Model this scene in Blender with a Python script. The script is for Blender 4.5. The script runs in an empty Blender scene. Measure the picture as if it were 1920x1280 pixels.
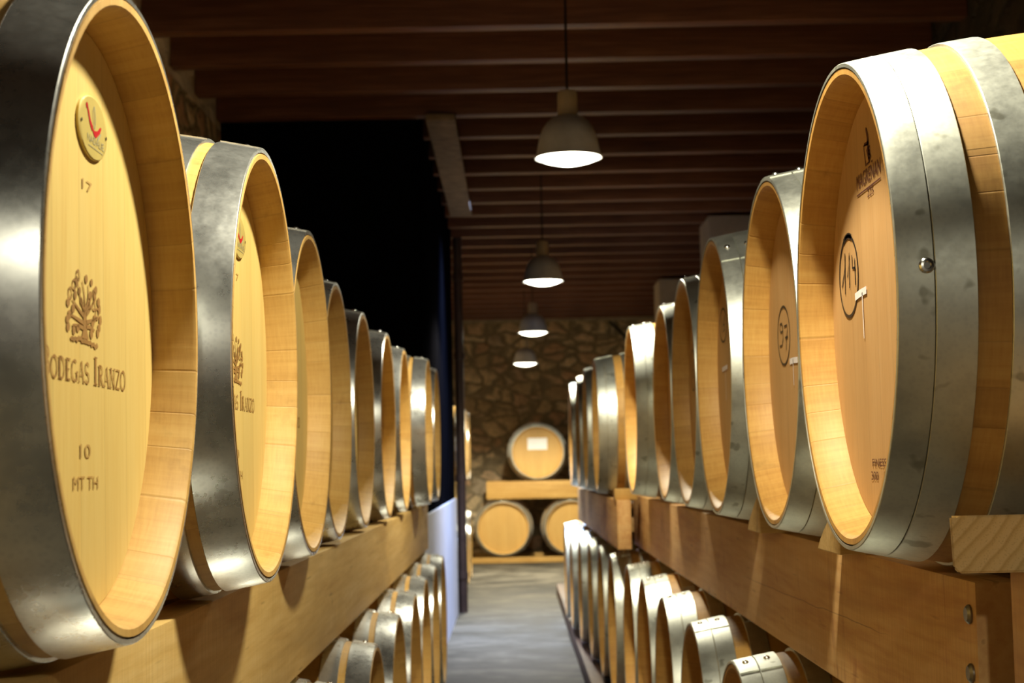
import bpy, bmesh, math, random
from mathutils import Vector, Matrix, Euler
random.seed(7)
PI = math.pi
sc = bpy.context.scene
COL = sc.collection
H = 1.10                                   # height of the lens above the floor
CEIL = 1.73 + H                            # underside of the joists

# ------------------------------------------------------------------ camera
F = 3000.0
cam_d = bpy.data.cameras.new('camera')
cam_d.sensor_width = 36.0
cam_d.lens = F / 1920 * 36.0
cam_d.clip_start = 0.05
cam = bpy.data.objects.new('camera', cam_d)
COL.objects.link(cam)
PITCH = math.atan(230 / F)
ROLL = math.radians(-1.15)
CM = Matrix.Translation((0, 0, H)) @ Matrix.Rotation(PI / 2 + PITCH, 4, 'X') @ Matrix.Rotation(ROLL, 4, 'Z')
cam.matrix_world = CM
cam_d.dof.use_dof = True
cam_d.dof.focus_distance = 2.0
cam_d.dof.aperture_fstop = 10.0
sc.camera = cam

def ray(px, py):
    d = CM.to_3x3() @ Vector(((px - 960) / F, (640 - py) / F, -1))
    return CM.translation.copy(), d.normalized()
def on_x(px, py, X):                        # where the line of sight meets the plane x = X
    o, d = ray(px, py)
    t = (X - o.x) / d.x
    return o + d * t

# ------------------------------------------------------------------ node helpers
def new_mat(name):
    m = bpy.data.materials.new(name); m.use_nodes = True
    nt = m.node_tree; nt.nodes.clear()
    out = nt.nodes.new('ShaderNodeOutputMaterial')
    b = nt.nodes.new('ShaderNodeBsdfPrincipled')
    nt.links.new(b.outputs[0], out.inputs[0])
    return m, nt, b
class N:
    def __init__(s, nt): s.nt = nt
    def _set(s, n, i, v):
        if v is None: return
        if hasattr(v, 'links') or isinstance(v, bpy.types.NodeSocket): s.nt.links.new(v, n.inputs[i])
        else: n.inputs[i].default_value = v
    def math(s, op, a, b=None, c=None, clamp=False):
        n = s.nt.nodes.new('ShaderNodeMath'); n.operation = op; n.use_clamp = clamp
        s._set(n, 0, a); s._set(n, 1, b); s._set(n, 2, c); return n.outputs[0]
    def coord(s):
        n = s.nt.nodes.new('ShaderNodeTexCoord'); return n.outputs['Object']
    def sep(s, v):
        n = s.nt.nodes.new('ShaderNodeSeparateXYZ'); s._set(n, 0, v); return n.outputs
    def comb(s, x, y, z):
        n = s.nt.nodes.new('ShaderNodeCombineXYZ'); s._set(n, 0, x); s._set(n, 1, y); s._set(n, 2, z); return n.outputs[0]
    def rnd(s):
        return s.nt.nodes.new('ShaderNodeObjectInfo').outputs['Random']
    def noise(s, v, scale=1, detail=4, rough=.55, dist=0, col=False):
        n = s.nt.nodes.new('ShaderNodeTexNoise'); s._set(n, 'Vector', v)
        n.inputs['Scale'].default_value = scale; n.inputs['Detail'].default_value = detail
        n.inputs['Roughness'].default_value = rough; n.inputs['Distortion'].default_value = dist
        return n.outputs[1 if col else 0]
    def white(s, w):
        n = s.nt.nodes.new('ShaderNodeTexWhiteNoise'); n.noise_dimensions = '1D'; s._set(n, 'W', w); return n.outputs[0]
    def vor(s, v, scale, feature='F1', rand=1.0):
        n = s.nt.nodes.new('ShaderNodeTexVoronoi'); n.feature = feature
        s._set(n, 'Vector', v); n.inputs['Scale'].default_value = scale; n.inputs['Randomness'].default_value = rand
        return n.outputs
    def ramp(s, f, stops):
        n = s.nt.nodes.new('ShaderNodeValToRGB'); s._set(n, 0, f)
        e = n.color_ramp.elements
        while len(e) < len(stops): e.new(.5)
        for q, (p, c) in zip(e, stops):
            q.position = p; q.color = (*c, 1) if len(c) == 3 else c
        return n.outputs[0]
    def mix(s, f, a, b, mode='MIX'):
        n = s.nt.nodes.new('ShaderNodeMix'); n.data_type = 'RGBA'; n.blend_type = mode
        s._set(n, 0, f)
        for i, v in ((6, a), (7, b)):
            s._set(n, i, (*v, 1) if isinstance(v, tuple) and len(v) == 3 else v)
        return n.outputs[2]
    def bump(s, h, strength=.3, dist=.002):
        n = s.nt.nodes.new('ShaderNodeBump'); s._set(n, 'Height', h)
        n.inputs['Strength'].default_value = strength; n.inputs['Distance'].default_value = dist
        return n.outputs[0]
    def link(s, a, b): s.nt.links.new(a, b)

def wood_grain(n, across, along, third, seed, fine=120, coarse=14):
    v = n.comb(n.math('ADD', n.math('MULTIPLY', across, 1.0), n.math('MULTIPLY', seed, 37.0)), n.math('MULTIPLY', along, .07), third)
    a = n.noise(v, fine, 4, .6)
    b = n.noise(v, coarse, 3, .5, .6)
    return n.math('ADD', n.math('MULTIPLY', a, .5), n.math('MULTIPLY', b, .5))

def mat_staves(name, base, dark, light, count=30):
    m, nt, b = new_mat(name); n = N(nt)
    x, y, z = n.sep(n.coord())
    r = n.rnd()
    ang = n.math('MULTIPLY', n.math('ADD', n.math('ARCTAN2', z, y), PI), count / (2 * PI))
    wob = n.math('ADD', ang, n.math('MULTIPLY', n.math('SINE', n.math('MULTIPLY', ang, 1.7)), .28))
    idx = n.math('FLOOR', wob)
    rv = n.white(n.math('ADD', idx, n.math('MULTIPLY', r, 313.0)))
    fr = n.math('FRACT', wob)
    edge = n.math('MULTIPLY', n.math('MINIMUM', fr, n.math('SUBTRACT', 1.0, fr)), 1.0)
    line = n.math('SUBTRACT', 1.0, n.math('MULTIPLY', edge, 38.0, clamp=True), clamp=True)
    g = wood_grain(n, n.math('MULTIPLY', ang, .065), x, n.math('MULTIPLY', rv, 5.0), rv, 95, 16)
    # saw marks across the grain
    v2 = n.comb(n.math('MULTIPLY', x, 260.0), n.math('MULTIPLY', ang, 1.6), rv)
    saw = n.noise(v2, 1.0, 3, .6)
    g2 = n.math('ADD', n.math('MULTIPLY', g, .75), n.math('MULTIPLY', saw, .25))
    c = n.ramp(g2, [(.28, dark), (.5, base), (.74, light)])
    c = n.mix(n.math('MULTIPLY', rv, .32), c, tuple(q * .62 for q in base))
    stain = n.noise(n.coord(), 9, 5, .62)
    c = n.mix(n.ramp(stain, [(.58, (0, 0, 0)), (.74, (.6, .6, .6))]), c, tuple(q * .42 for q in dark))
    c = n.mix(n.math('MULTIPLY', line, .2), c, tuple(q * .35 for q in dark))
    n.link(c, b.inputs['Base Color'])
    b.inputs['Roughness'].default_value = .55
    b.inputs['Specular IOR Level'].default_value = .35
    n.link(n.bump(n.math('SUBTRACT', g2, line), .22, .0015), b.inputs['Normal'])
    return m

def mat_head(name, base, dark, light, plank=.085, marks=.3):
    m, nt, b = new_mat(name); n = N(nt)
    x, y, z = n.sep(n.coord())
    r = n.rnd()
    t = n.math('MULTIPLY', n.math('ADD', n.math('ADD', y, n.math('MULTIPLY', z, .03)), n.math('MULTIPLY', r, 3.1)), 1 / plank)
    idx = n.math('FLOOR', t); fr = n.math('FRACT', t)
    rv = n.white(n.math('ADD', idx, n.math('MULTIPLY', r, 91.0)))
    edge = n.math('MINIMUM', fr, n.math('SUBTRACT', 1.0, fr))
    line = n.math('SUBTRACT', 1.0, n.math('MULTIPLY', edge, 70.0, clamp=True), clamp=True)
    g = wood_grain(n, y, z, rv, rv, 150, 26)
    c = n.ramp(g, [(.2, dark), (.5, base), (.82, light)])
    c = n.mix(n.math('MULTIPLY', rv, marks), c, tuple(q * .7 for q in base))
    stain = n.noise(n.coord(), 6, 4, .6)
    c = n.mix(n.ramp(stain, [(.55, (0, 0, 0)), (.8, (.25, .25, .25))]), c, dark)
    c = n.mix(n.math('MULTIPLY', line, .4), c, tuple(q * .45 for q in dark))
    n.link(c, b.inputs['Base Color'])
    b.inputs['Roughness'].default_value = .5
    b.inputs['Specular IOR Level'].default_value = .35
    n.link(n.bump(n.math('SUBTRACT', g, line), .12, .001), b.inputs['Normal'])
    return m

def mat_metal(name, base, rough=.36, dirt=.5, warm=(.30, .27, .17)):
    m, nt, b = new_mat(name); n = N(nt)
    co = n.coord(); r = n.rnd()
    x, y, z = n.sep(co)
    off = n.comb(n.math('ADD', x, n.math('MULTIPLY', r, 9.0)), y, z)
    sp = n.vor(off, 170)[0]
    cl = n.noise(off, 11, 5, .62)
    fine = n.noise(off, 90, 3, .6)
    c = n.ramp(cl, [(.3, tuple(q * .68 for q in base)), (.5, base), (.72, tuple(min(1, q * 1.2) for q in base))])
    spots = n.noise(off, 26, 2, .5)
    c = n.mix(n.ramp(sp, [(.2, (.16, .16, .16)), (.5, (0, 0, 0))]), c, (.42, .44, .46))
    c = n.mix(n.ramp(spots, [(.66, (0, 0, 0)), (.71, (dirt, dirt, dirt))]), c, tuple(q * .5 for q in warm))
    c = n.mix(n.math('MULTIPLY', cl, dirt * .6), c, warm)
    n.link(c, b.inputs['Base Color'])
    b.inputs['Metallic'].default_value = .92
    rr = n.math('ADD', n.math('MULTIPLY', cl, .22), rough - .11)
    rr = n.math('ADD', rr, n.math('MULTIPLY', n.math('SUBTRACT', fine, .5), .12))
    n.link(rr, b.inputs['Roughness'])
    n.link(n.bump(n.math('ADD', n.math('MULTIPLY', sp, .3), fine), .008, .001), b.inputs['Normal'])
    return m

def mat_timber(name, base, dark, light, axis=1, scale=1.0, knots=True, rough=.6, crack=None):
    m, nt, b = new_mat(name); n = N(nt)
    co = n.sep(n.coord()); r = n.rnd()
    al = co[axis]; o = [co[i] for i in range(3) if i != axis]
    v = n.comb(n.math('ADD', n.math('MULTIPLY', o[0], 1.0), n.math('MULTIPLY', r, 7.0)), n.math('ADD', n.math('MULTIPLY', al, .10), n.math('MULTIPLY', r, 11.0)), o[1])
    warp = n.noise(v, 6 * scale, 2, .5)
    v2 = n.comb(n.math('ADD', o[0], n.math('MULTIPLY', warp, .05)), n.math('MULTIPLY', al, .06), n.math('ADD', o[1], n.math('MULTIPLY', warp, .06)))
    a = n.noise(v2, 90 * scale, 4, .6); bb = n.noise(v2, 22 * scale, 3, .5)
    g = n.math('ADD', n.math('MULTIPLY', a, .45), n.math('MULTIPLY', bb, .55))
    c = n.ramp(g, [(.3, dark), (.5, base), (.7, light)])
    bl = n.noise(v, 12 * scale, 3, .6)
    c = n.mix(n.ramp(bl, [(.52, (0, 0, 0)), (.72, (.6, .6, .6))]), c, tuple(q * .7 for q in dark))
    if knots:
        kv = n.comb(n.math('MULTIPLY', o[0], 1.0), n.math('MULTIPLY', al, .55), o[1])
        k = n.vor(kv, 5.2 * scale)[0]
        c = n.mix(n.ramp(k, [(.03, (.85, .85, .85)), (.075, (0, 0, 0))]), c, tuple(q * .35 for q in dark))
    if knots:                               # short checks in the surface and saw marks across the grain
        cv = n.comb(n.math('MULTIPLY', o[0], 60.0), n.math('MULTIPLY', al, 5.0), n.math('MULTIPLY', o[1], 60.0))
        ck = n.noise(cv, 1.0, 2, .5)
        c = n.mix(n.ramp(ck, [(.68, (0, 0, 0)), (.76, (.55, .55, .55))]), c, tuple(q * .4 for q in dark))
        sw = n.noise(n.comb(n.math('MULTIPLY', o[0], 9.0), n.math('MULTIPLY', al, 210.0), n.math('MULTIPLY', o[1], 9.0)), 1.0, 2, .5)
        c = n.mix(n.ramp(sw, [(.45, (.22, .22, .22)), (.62, (0, 0, 0))]), c, tuple(q * .75 for q in dark))
    if crack is not None:
        wz = n.noise(n.comb(0.0, n.math('MULTIPLY', al, 2.2), 0.0), 1.0, 4, .6)
        dz = n.math('ABSOLUTE', n.math('SUBTRACT', co[2], n.math('ADD', n.math('MULTIPLY', n.math('SUBTRACT', wz, .5), .022), n.math('ADD', crack, n.math('MULTIPLY', al, -.012)))))
        lim = n.ramp(n.math('MULTIPLY', al, .25), [(.10, (0, 0, 0)), (.14, (.75, .75, .75)), (.42, (.6, .6, .6)), (.47, (0, 0, 0))])
        ln = n.math('SUBTRACT', 1.0, n.math('MULTIPLY', dz, 900.0), clamp=True)
        rs = n.noise(n.comb(n.math('MULTIPLY', o[1], 3.0), n.math('MULTIPLY', al, 6.0), 3.3), 1.0, 3, .6, 1.2)
        c = n.mix(n.ramp(rs, [(.60, (0, 0, 0)), (.70, (.55, .55, .55))]), c, (.26, .075, .03))
        c = n.mix(n.math('MULTIPLY', ln, lim), c, tuple(q * .25 for q in dark))
    n.link(c, b.inputs['Base Color'])
    b.inputs['Roughness'].default_value = rough
    b.inputs['Specular IOR Level'].default_value = .3
    n.link(n.bump(g, .2, .003), b.inputs['Normal'])
    return m

def mat_plain(name, c, rough=.5, metal=0.0, var=.15, scale=12, spec=.4):
    m, nt, b = new_mat(name); n = N(nt)
    f = n.noise(n.coord(), scale, 4, .6)
    n.link(n.ramp(f, [(.3, tuple(q * (1 - var) for q in c)), (.7, tuple(min(1, q * (1 + var)) for q in c))]), b.inputs['Base Color'])
    b.inputs['Roughness'].default_value = rough; b.inputs['Metallic'].default_value = metal; b.inputs['Specular IOR Level'].default_value = spec
    return m

def mat_stone(name, u_axis, plaster_above=None, tint=(1, 1, 1)):
    m, nt, b = new_mat(name); n = N(nt)
    co = n.sep(n.coord()); u = co[u_axis]; z = co[2]
    base = n.comb(n.math('MULTIPLY', u, 4.3), 0.0, n.math('MULTIPLY', z, 7.2))
    wn = n.noise(base, .9, 3, .55, col=True)
    ws = n.nt.nodes.new('ShaderNodeVectorMath'); ws.operation = 'MULTIPLY_ADD'
    nt.links.new(wn, ws.inputs[0]); ws.inputs[1].default_value = (1.1, 0, 1.1); nt.links.new(base, ws.inputs[2])
    v = ws.outputs[0]
    dist = n.vor(v, 1.0, 'DISTANCE_TO_EDGE', .9)[0]
    cell = n.vor(v, 1.0, 'F1', .9)[1]
    cr = n.sep(cell)
    stone = n.ramp(cr[0], [(0, (.34, .25, .15)), (.3, (.52, .40, .245)), (.55, (.66, .54, .36)), (.75, (.50, .31, .19)), (1, (.42, .35, .26))])
    tex = n.noise(n.comb(u, 0.0, z), 16, 6, .68)
    stone = n.mix(n.ramp(tex, [(.35, (.65, .65, .65)), (.65, (0, 0, 0))]), stone, (.20, .148, .088))
    mort = n.ramp(n.noise(n.comb(u, 0.0, z), 9, 5, .65), [(.3, (.13, .105, .066)), (.7, (.27, .22, .14))])
    k = n.ramp(n.math('ADD', dist, n.math('MULTIPLY', n.math('SUBTRACT', tex, .5), .12)), [(.05, (0, 0, 0)), (.15, (1, 1, 1))])
    c = n.mix(k, mort, stone)
    c = n.mix(1.0, c, tint, 'MULTIPLY')
    if plaster_above is not None:
        zz = n.math('ADD', z, n.math('MULTIPLY', n.math('SUBTRACT', tex, .5), .03))
        f = n.math('GREATER_THAN', zz, plaster_above)
        c = n.mix(f, c, (.80, .70, .54))
    n.link(c, b.inputs['Base Color'])
    b.inputs['Roughness'].default_value = .85
    hgt = n.math('ADD', n.math('MULTIPLY', n.math('MINIMUM', dist, .3), 3.0), n.math('MULTIPLY', tex, .5))
    n.link(n.bump(hgt, .8, .03), b.inputs['Normal'])
    return m

def mat_emit(name, c, s):
    m = bpy.data.materials.new(name); m.use_nodes = True
    nt = m.node_tree; nt.nodes.clear()
    o = nt.nodes.new('ShaderNodeOutputMaterial'); e = nt.nodes.new('ShaderNodeEmission')
    e.inputs[0].default_value = (*c, 1); e.inputs[1].default_value = s
    nt.links.new(e.outputs[0], o.inputs[0]); return m

M = {}
M['stave_pale'] = mat_staves('pale_oak_staves', (.62, .37, .105), (.46, .245, .055), (.74, .50, .17))
M['stave_amber'] = mat_staves('amber_oak_staves', (.53, .285, .070), (.36, .165, .036), (.65, .40, .115))
M['head_pale'] = mat_head('pale_oak_head', (.75, .545, .175), (.66, .43, .115), (.81, .62, .24))
M['head_amber'] = mat_head('amber_oak_head', (.60, .345, .140), (.49, .255, .09), (.66, .41, .185), .07, .35)
M['head_gold'] = mat_head('golden_oak_head', (.56, .33, .090), (.46, .25, .06), (.63, .40, .13))
M['hoop'] = mat_metal('galvanised_hoop', (.74, .75, .72), .29, .07, (.36, .35, .27))
M['hoop_dull'] = mat_metal('dull_galvanised_hoop', (.70, .72, .65), .42, .55, (.30, .28, .18))
M['rivet'] = mat_plain('rivet_steel', (.75, .74, .70), .25, 1.0, .1)
M['screw'] = mat_plain('dark_screw_steel', (.25, .23, .19), .4, 1.0, .3)
M['rail_pale'] = mat_timber('yellow_pine_rail', (.66, .44, .15), (.52, .31, .085), (.74, .53, .22))
M['rail_red'] = mat_timber('reddish_pine_rail', (.66, .385, .145), (.52, .25, .085), (.74, .48, .21), crack=.112)
M['cross'] = mat_timber('crosspiece_pine', (.48, .28, .10), (.30, .15, .05), (.58, .37, .16), 0)
M['rail_x'] = mat_timber('yellow_pine_bearer', (.50, .285, .075), (.38, .20, .045), (.58, .36, .11), 0)
M['block'] = mat_timber('pine_block', (.58, .38, .14), (.40, .24, .08), (.68, .48, .22), 0, 1.3, False)
M['sleeper'] = mat_timber('dark_sleeper', (.13, .065, .035), (.07, .035, .02), (.22, .12, .07))
M['joist'] = mat_timber('dark_stained_joist', (.165, .068, .040), (.10, .042, .028), (.25, .115, .07), 0, .8, False, .42)
M['boards'] = mat_timber('dark_ceiling_boards', (.05, .026, .016), (.03, .016, .01), (.07, .035, .022), 1, .8, False, .8)
M['brand'] = mat_plain('burnt_brand', (.33, .17, .04), .7)
M['brand_faint'] = mat_plain('faint_burnt_brand', (.46, .28, .075), .7)
M['stamp'] = mat_plain('dark_stamp_ink', (.13, .04, .025), .7)
M['marker'] = mat_plain('black_marker', (.022, .016, .014), .5)
M['chalk'] = mat_plain('white_chalk', (.85, .78, .76), .9)
M['brass'] = mat_plain('pale_brass_plate', (.66, .52, .16), .38, .25, .06)
M['red'] = mat_plain('red_enamel', (.50, .015, .022), .4)
M['grey_ink'] = mat_plain('grey_etching', (.34, .31, .17), .6)
M['paper'] = mat_plain('white_paper', (.88, .86, .84), .8, 0, .03)
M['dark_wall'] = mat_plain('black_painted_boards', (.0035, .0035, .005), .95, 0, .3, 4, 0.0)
M['white_wall'] = mat_plain('pale_limewash', (.60, .62, .72), .7, 0, .1, 5)
M['plaster'] = mat_plain('pale_plaster', (.50, .43, .36), .85, 0, .12, 6)
M['plate'] = mat_plain('wall_plate_mortar', (.40, .33, .22), .9, 0, .25, 10)
M['lintel'] = mat_plain('rough_grey_brown_timber', (.26, .19, .13), .8, 0, .35, 14)
M['pipe'] = mat_plain('brown_painted_pipe', (.10, .065, .055), .3, .3)
M['shade'] = mat_plain('grey_enamel_shade', (.60, .61, .66), .35)
M['neck'] = mat_plain('beige_lamp_neck', (.55, .45, .30), .4)
M['cordm'] = mat_plain('black_cord', (.012, .01, .01), .6)
M['glow'] = mat_emit('lit_lamp_glass', (1, .95, .72), 14)
M['stone_end'] = mat_stone('rubble_stone_end', 0, None, (1.45, 1.4, 1.3))
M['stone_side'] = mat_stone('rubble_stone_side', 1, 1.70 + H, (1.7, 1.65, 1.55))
M['stone_dark'] = mat_stone('shade_tinted_stone', 1, None, (.10, .09, .085))  # shade of the unlit right wall put into the stone tint

def floor_mat():
    m, nt, b = new_mat('worn_concrete_floor'); n = N(nt)
    co = n.coord(); x, y, z = n.sep(co)
    v = n.comb(n.math('MULTIPLY', x, .8), n.math('MULTIPLY', y, 1.1), 0.0)
    a = n.noise(v, 2.6, 6, .68); f = n.noise(co, 30, 4, .6)
    c = n.ramp(a, [(.38, (.028, .025, .020)), (.5, (.080, .072, .057)), (.62, (.17, .152, .118))])
    c = n.mix(n.math('MULTIPLY', f, .3), c, (.08, .07, .052))
    n.link(c, b.inputs['Base Color'])
    n.link(n.math('ADD', n.math('MULTIPLY', a, .35), .52), b.inputs['Roughness'])
    b.inputs['Specular IOR Level'].default_value = .16
    n.link(n.bump(n.math('ADD', a, n.math('MULTIPLY', f, .3)), .25, .01), b.inputs['Normal'])
    return m
M['floor'] = floor_mat()
def end_grain():
    m, nt, b = new_mat('pine_end_grain'); n = N(nt)
    x, y, z = n.sep(n.coord())
    wob = n.noise(n.coord(), 14, 3, .5)
    t = n.math('ADD', n.math('MULTIPLY', n.math('SUBTRACT', n.math('MULTIPLY', z, .85), x), 62.0), n.math('MULTIPLY', wob, 1.6))
    fr = n.math('FRACT', t)
    c = n.ramp(fr, [(0, (.72, .52, .24)), (.55, (.70, .49, .21)), (.85, (.56, .36, .13)), (1, (.70, .50, .22))])
    sp = n.vor(n.coord(), 420)[0]
    c = n.mix(n.ramp(sp, [(.18, (.45, .45, .45)), (.34, (0, 0, 0))]), c, (.42, .26, .09))
    n.link(c, b.inputs['Base Color']); b.inputs['Roughness'].default_value = .8
    n.link(n.bump(sp, .3, .001), b.inputs['Normal'])
    return m
M['end_grain'] = end_grain()

# ------------------------------------------------------------------ mesh helpers
def mesh_from(bm, name, mat, smooth=True, angle=35):
    me = bpy.data.meshes.new(name)
    bm.normal_update(); bm.to_mesh(me); bm.free()
    if mat: me.materials.append(mat)
    if smooth:
        for p in me.polygons: p.use_smooth = True
        me.set_sharp_from_angle(angle=math.radians(angle))
    return me
def ob(name, me, parent=None, loc=(0, 0, 0), rot=(0, 0, 0)):
    o = bpy.data.objects.new(name, me); COL.objects.link(o)
    o.location = loc; o.rotation_euler = rot
    if parent: o.parent = parent
    return o
def empty(name, loc, rz=0):
    o = bpy.data.objects.new(name, None); COL.objects.link(o)
    o.empty_display_size = .1; o.location = loc; o.rotation_euler = (0, 0, rz); return o
def tag(o, label, cat, group=None):
    o['label'] = label; o['category'] = cat
    if group: o['group'] = group
    return o
def struct(o): o['kind'] = 'structure'; return o

def lathe_x(bm, prof, seg=72, closed=True):
    rings = []
    for i in range(seg):
        a = 2 * PI * i / seg
        rings.append([bm.verts.new((s, r * math.cos(a), r * math.sin(a))) for s, r in prof])
    k = len(prof)
    for i in range(seg):
        A, B = rings[i], rings[(i + 1) % seg]
        for j in range(k if closed else k - 1):
            j2 = (j + 1) % k
            bm.faces.new((A[j], A[j2], B[j2], B[j]))
    bmesh.ops.recalc_face_normals(bm, faces=bm.faces)
    return bm
def lathe_z(bm, prof, seg=32):
    rings = []
    for i in range(seg):
        a = 2 * PI * i / seg
        rings.append([bm.verts.new((r * math.cos(a), r * math.sin(a), z)) for z, r in prof])
    for i in range(seg):
        A, B = rings[i], rings[(i + 1) % seg]
        for j in range(len(prof) - 1):
            bm.faces.new((A[j], A[j + 1], B[j + 1], B[j]))
    bmesh.ops.recalc_face_normals(bm, faces=bm.faces)
    return bm
def box(bm, lo, hi, bev=0):
    r = bmesh.ops.create_cube(bm, size=1)
    for v in r['verts']:
        v.co = Vector([lo[i] + (hi[i] - lo[i]) * (v.co[i] + .5) for i in range(3)])
    if bev:
        es = list({e for v in r['verts'] for e in v.link_edges})
        bmesh.ops.bevel(bm, geom=es, offset=bev, segments=2, affect='EDGES', profile=.6)
    return bm
def box_me(name, lo, hi, mat, bev=0):
    bm = bmesh.new(); box(bm, lo, hi, bev); return mesh_from(bm, name, mat, bev > 0, 50)
def prism(bm, pts, x0, x1):                 # polygon in (y, z) swept along x
    a = [bm.verts.new((x0, y, z)) for y, z in pts]; b = [bm.verts.new((x1, y, z)) for y, z in pts]
    bm.faces.new(a); bm.faces.new(b[::-1])
    for i in range(len(pts)):
        j = (i + 1) % len(pts); bm.faces.new((a[i], b[i], b[j], a[j]))
    bmesh.ops.recalc_face_normals(bm, faces=bm.faces); return bm

# ------------------------------------------------------------------ drawing on barrel heads: (u, v) = along / up the head
class Ink:
    def __init__(s, x): s.bm = bmesh.new(); s.x = x
    def poly(s, pts):
        try: s.bm.faces.new([s.bm.verts.new((s.x, u, v)) for u, v in pts])
        except ValueError: pass
    def line(s, pts, w, w2=None, closed=False):
        P = [Vector(p) for p in pts]; n = len(P)
        L, R = [], []
        for i in range(n):
            if closed: t = P[(i + 1) % n] - P[i - 1]
            else: t = P[min(i + 1, n - 1)] - P[max(i - 1, 0)]
            if t.length < 1e-9: t = Vector((1, 0))
            t.normalize(); nn = Vector((-t.y, t.x))
            ww = w if w2 is None else w + (w2 - w) * i / max(1, n - 1)
            L.append(P[i] + nn * ww / 2); R.append(P[i] - nn * ww / 2)
        vl = [s.bm.verts.new((s.x, q.x, q.y)) for q in L]; vr = [s.bm.verts.new((s.x, q.x, q.y)) for q in R]
        for i in range(n if closed else n - 1):
            j = (i + 1) % n; s.bm.faces.new((vl[i], vr[i], vr[j], vl[j]))
    def ell(s, u, v, a, b, rot=0, k=10):
        c, q = math.cos(rot), math.sin(rot); pts = []
        for i in range(k):
            t = 2 * PI * i / k; x, y = a * math.cos(t), b * math.sin(t)
            pts.append((u + x * c - y * q, v + x * q + y * c))
        s.poly(pts)
    def ring(s, u, v, a, b, w, k=48):
        s.line([(u + a * math.cos(2 * PI * i / k), v + b * math.sin(2 * PI * i / k)) for i in range(k)], w, None, True)
    def font(s, txt, u, v, h, width=None, align='CENTER', shear=0, tilt=0):
        cu = bpy.data.curves.new('tmp', 'FONT'); cu.body = txt; cu.size = 1; cu.align_x = 'LEFT'
        cu.resolution_u = 3
        o = bpy.data.objects.new('tmp', cu); COL.objects.link(o)
        bpy.context.view_layer.update()
        me = bpy.data.meshes.new_from_object(o.evaluated_get(bpy.context.evaluated_depsgraph_get()))
        xs = [q.co.x for q in me.vertices]; ys = [q.co.y for q in me.vertices]
        if xs:
            x0, x1, y1 = min(xs), max(xs), .69
            sy = h / y1; sx = sy if width is None else width / (x1 - x0)
            vs = []
            for q in me.vertices:
                xx = (q.co.x - (x0 + x1) / 2) * sx if align == 'CENTER' else (q.co.x - x0) * sx
                yy = q.co.y * sy
                vs.append(s.bm.verts.new((s.x, u + xx + shear * yy, v + yy + tilt * xx)))
            for p in me.polygons:
                try: s.bm.faces.new([vs[i] for i in p.vertices])
                except ValueError: pass
        bpy.data.objects.remove(o); bpy.data.curves.remove(cu); bpy.data.meshes.remove(me)
    def mesh(s, name, mat):
        for f in s.bm.faces:
            f.normal_update()
            if f.normal.x < 0: f.normal_flip()
        return mesh_from(s.bm, name, mat, False)

def arc(cx, cy, a, b, t0, t1, k=12):
    return [(cx + a * math.cos(math.radians(t0 + (t1 - t0) * i / k)), cy + b * math.sin(math.radians(t0 + (t1 - t0) * i / k))) for i in range(k + 1)]
# serif capitals drawn as thick and thin strokes, in a box w x 1
def serif_letter(ink, ch, u, v, h, sx):
    T, t = .17, .07
    def L(pts, w, closed=False): ink.line([(u + x * h * sx, v + y * h) for x, y in pts], w * h * .9, None, closed)
    def stem(x, y0=0.0, y1=1.0, w=T, foot=True):
        ink.poly([(u + (x - w / 2) * h * sx, v + y0 * h), (u + (x + w / 2) * h * sx, v + y0 * h), (u + (x + w / 2) * h * sx, v + y1 * h), (u + (x - w / 2) * h * sx, v + y1 * h)])
        if foot:
            for yy in (y0 + .03, y1 - .03): L([(x - .17, yy), (x + .17, yy)], .06)
    if ch == 'B':
        stem(.18); L([(.18, .97)] + arc(.38, .75, .24, .22, 90, -90) + [(.18, .53)], .11); L(arc(.40, .27, .28, .25, 90, -90) + [(.18, .03)], .12); return .74
    if ch == 'O':
        L(arc(.42, .5, .36, .47, 0, 345, 22), .13, True); return .86
    if ch == 'D':
        stem(.18); L([(.18, .97)] + arc(.36, .5, .38, .47, 90, -90) + [(.18, .03)], .12); return .84
    if ch == 'E':
        stem(.18); L([(.18, .96), (.58, .96), (.58, .82)], .08); L([(.18, .5), (.48, .5)], .07); L([(.18, .04), (.62, .04), (.62, .2)], .08); return .68
    if ch == 'G':
        L(arc(.42, .5, .35, .47, 50, 330, 20), .12); stem(.72, .05, .45, .14, False); L([(.58, .45), (.86, .45)], .06); return .88
    if ch == 'A':
        L([(.06, 0), (.40, 1)], .07); L([(.40, 1), (.72, 0)], .16); L([(.2, .34), (.62, .34)], .06); L([(-.04, .03), (.18, .03)], .06); L([(.58, .03), (.86, .03)], .06); return .82
    if ch == 'S':
        L(arc(.30, .73, .22, .24, 20, 270, 14) + arc(.30, .26, .24, .23, 90, -160, 14), .12); return .62
    if ch == 'I':
        stem(.2); return .42
    if ch == 'R':
        stem(.18); L([(.18, .97)] + arc(.36, .74, .25, .23, 90, -90) + [(.18, .51)], .11); L([(.34, .5), (.72, .02)], .15); L([(.64, .03), (.84, .03)], .06); return .80
    if ch == 'N':
        stem(.14, w=.08); L([(.14, 1), (.70, 0)], .16); stem(.70, w=.08); return .86
    if ch == 'Z':
        L([(.08, .80), (.08, .96), (.62, .96)], .08); L([(.62, .96), (.06, .04)], .15); L([(.06, .04), (.64, .04), (.64, .2)], .08); return .70
    return .4
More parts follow.
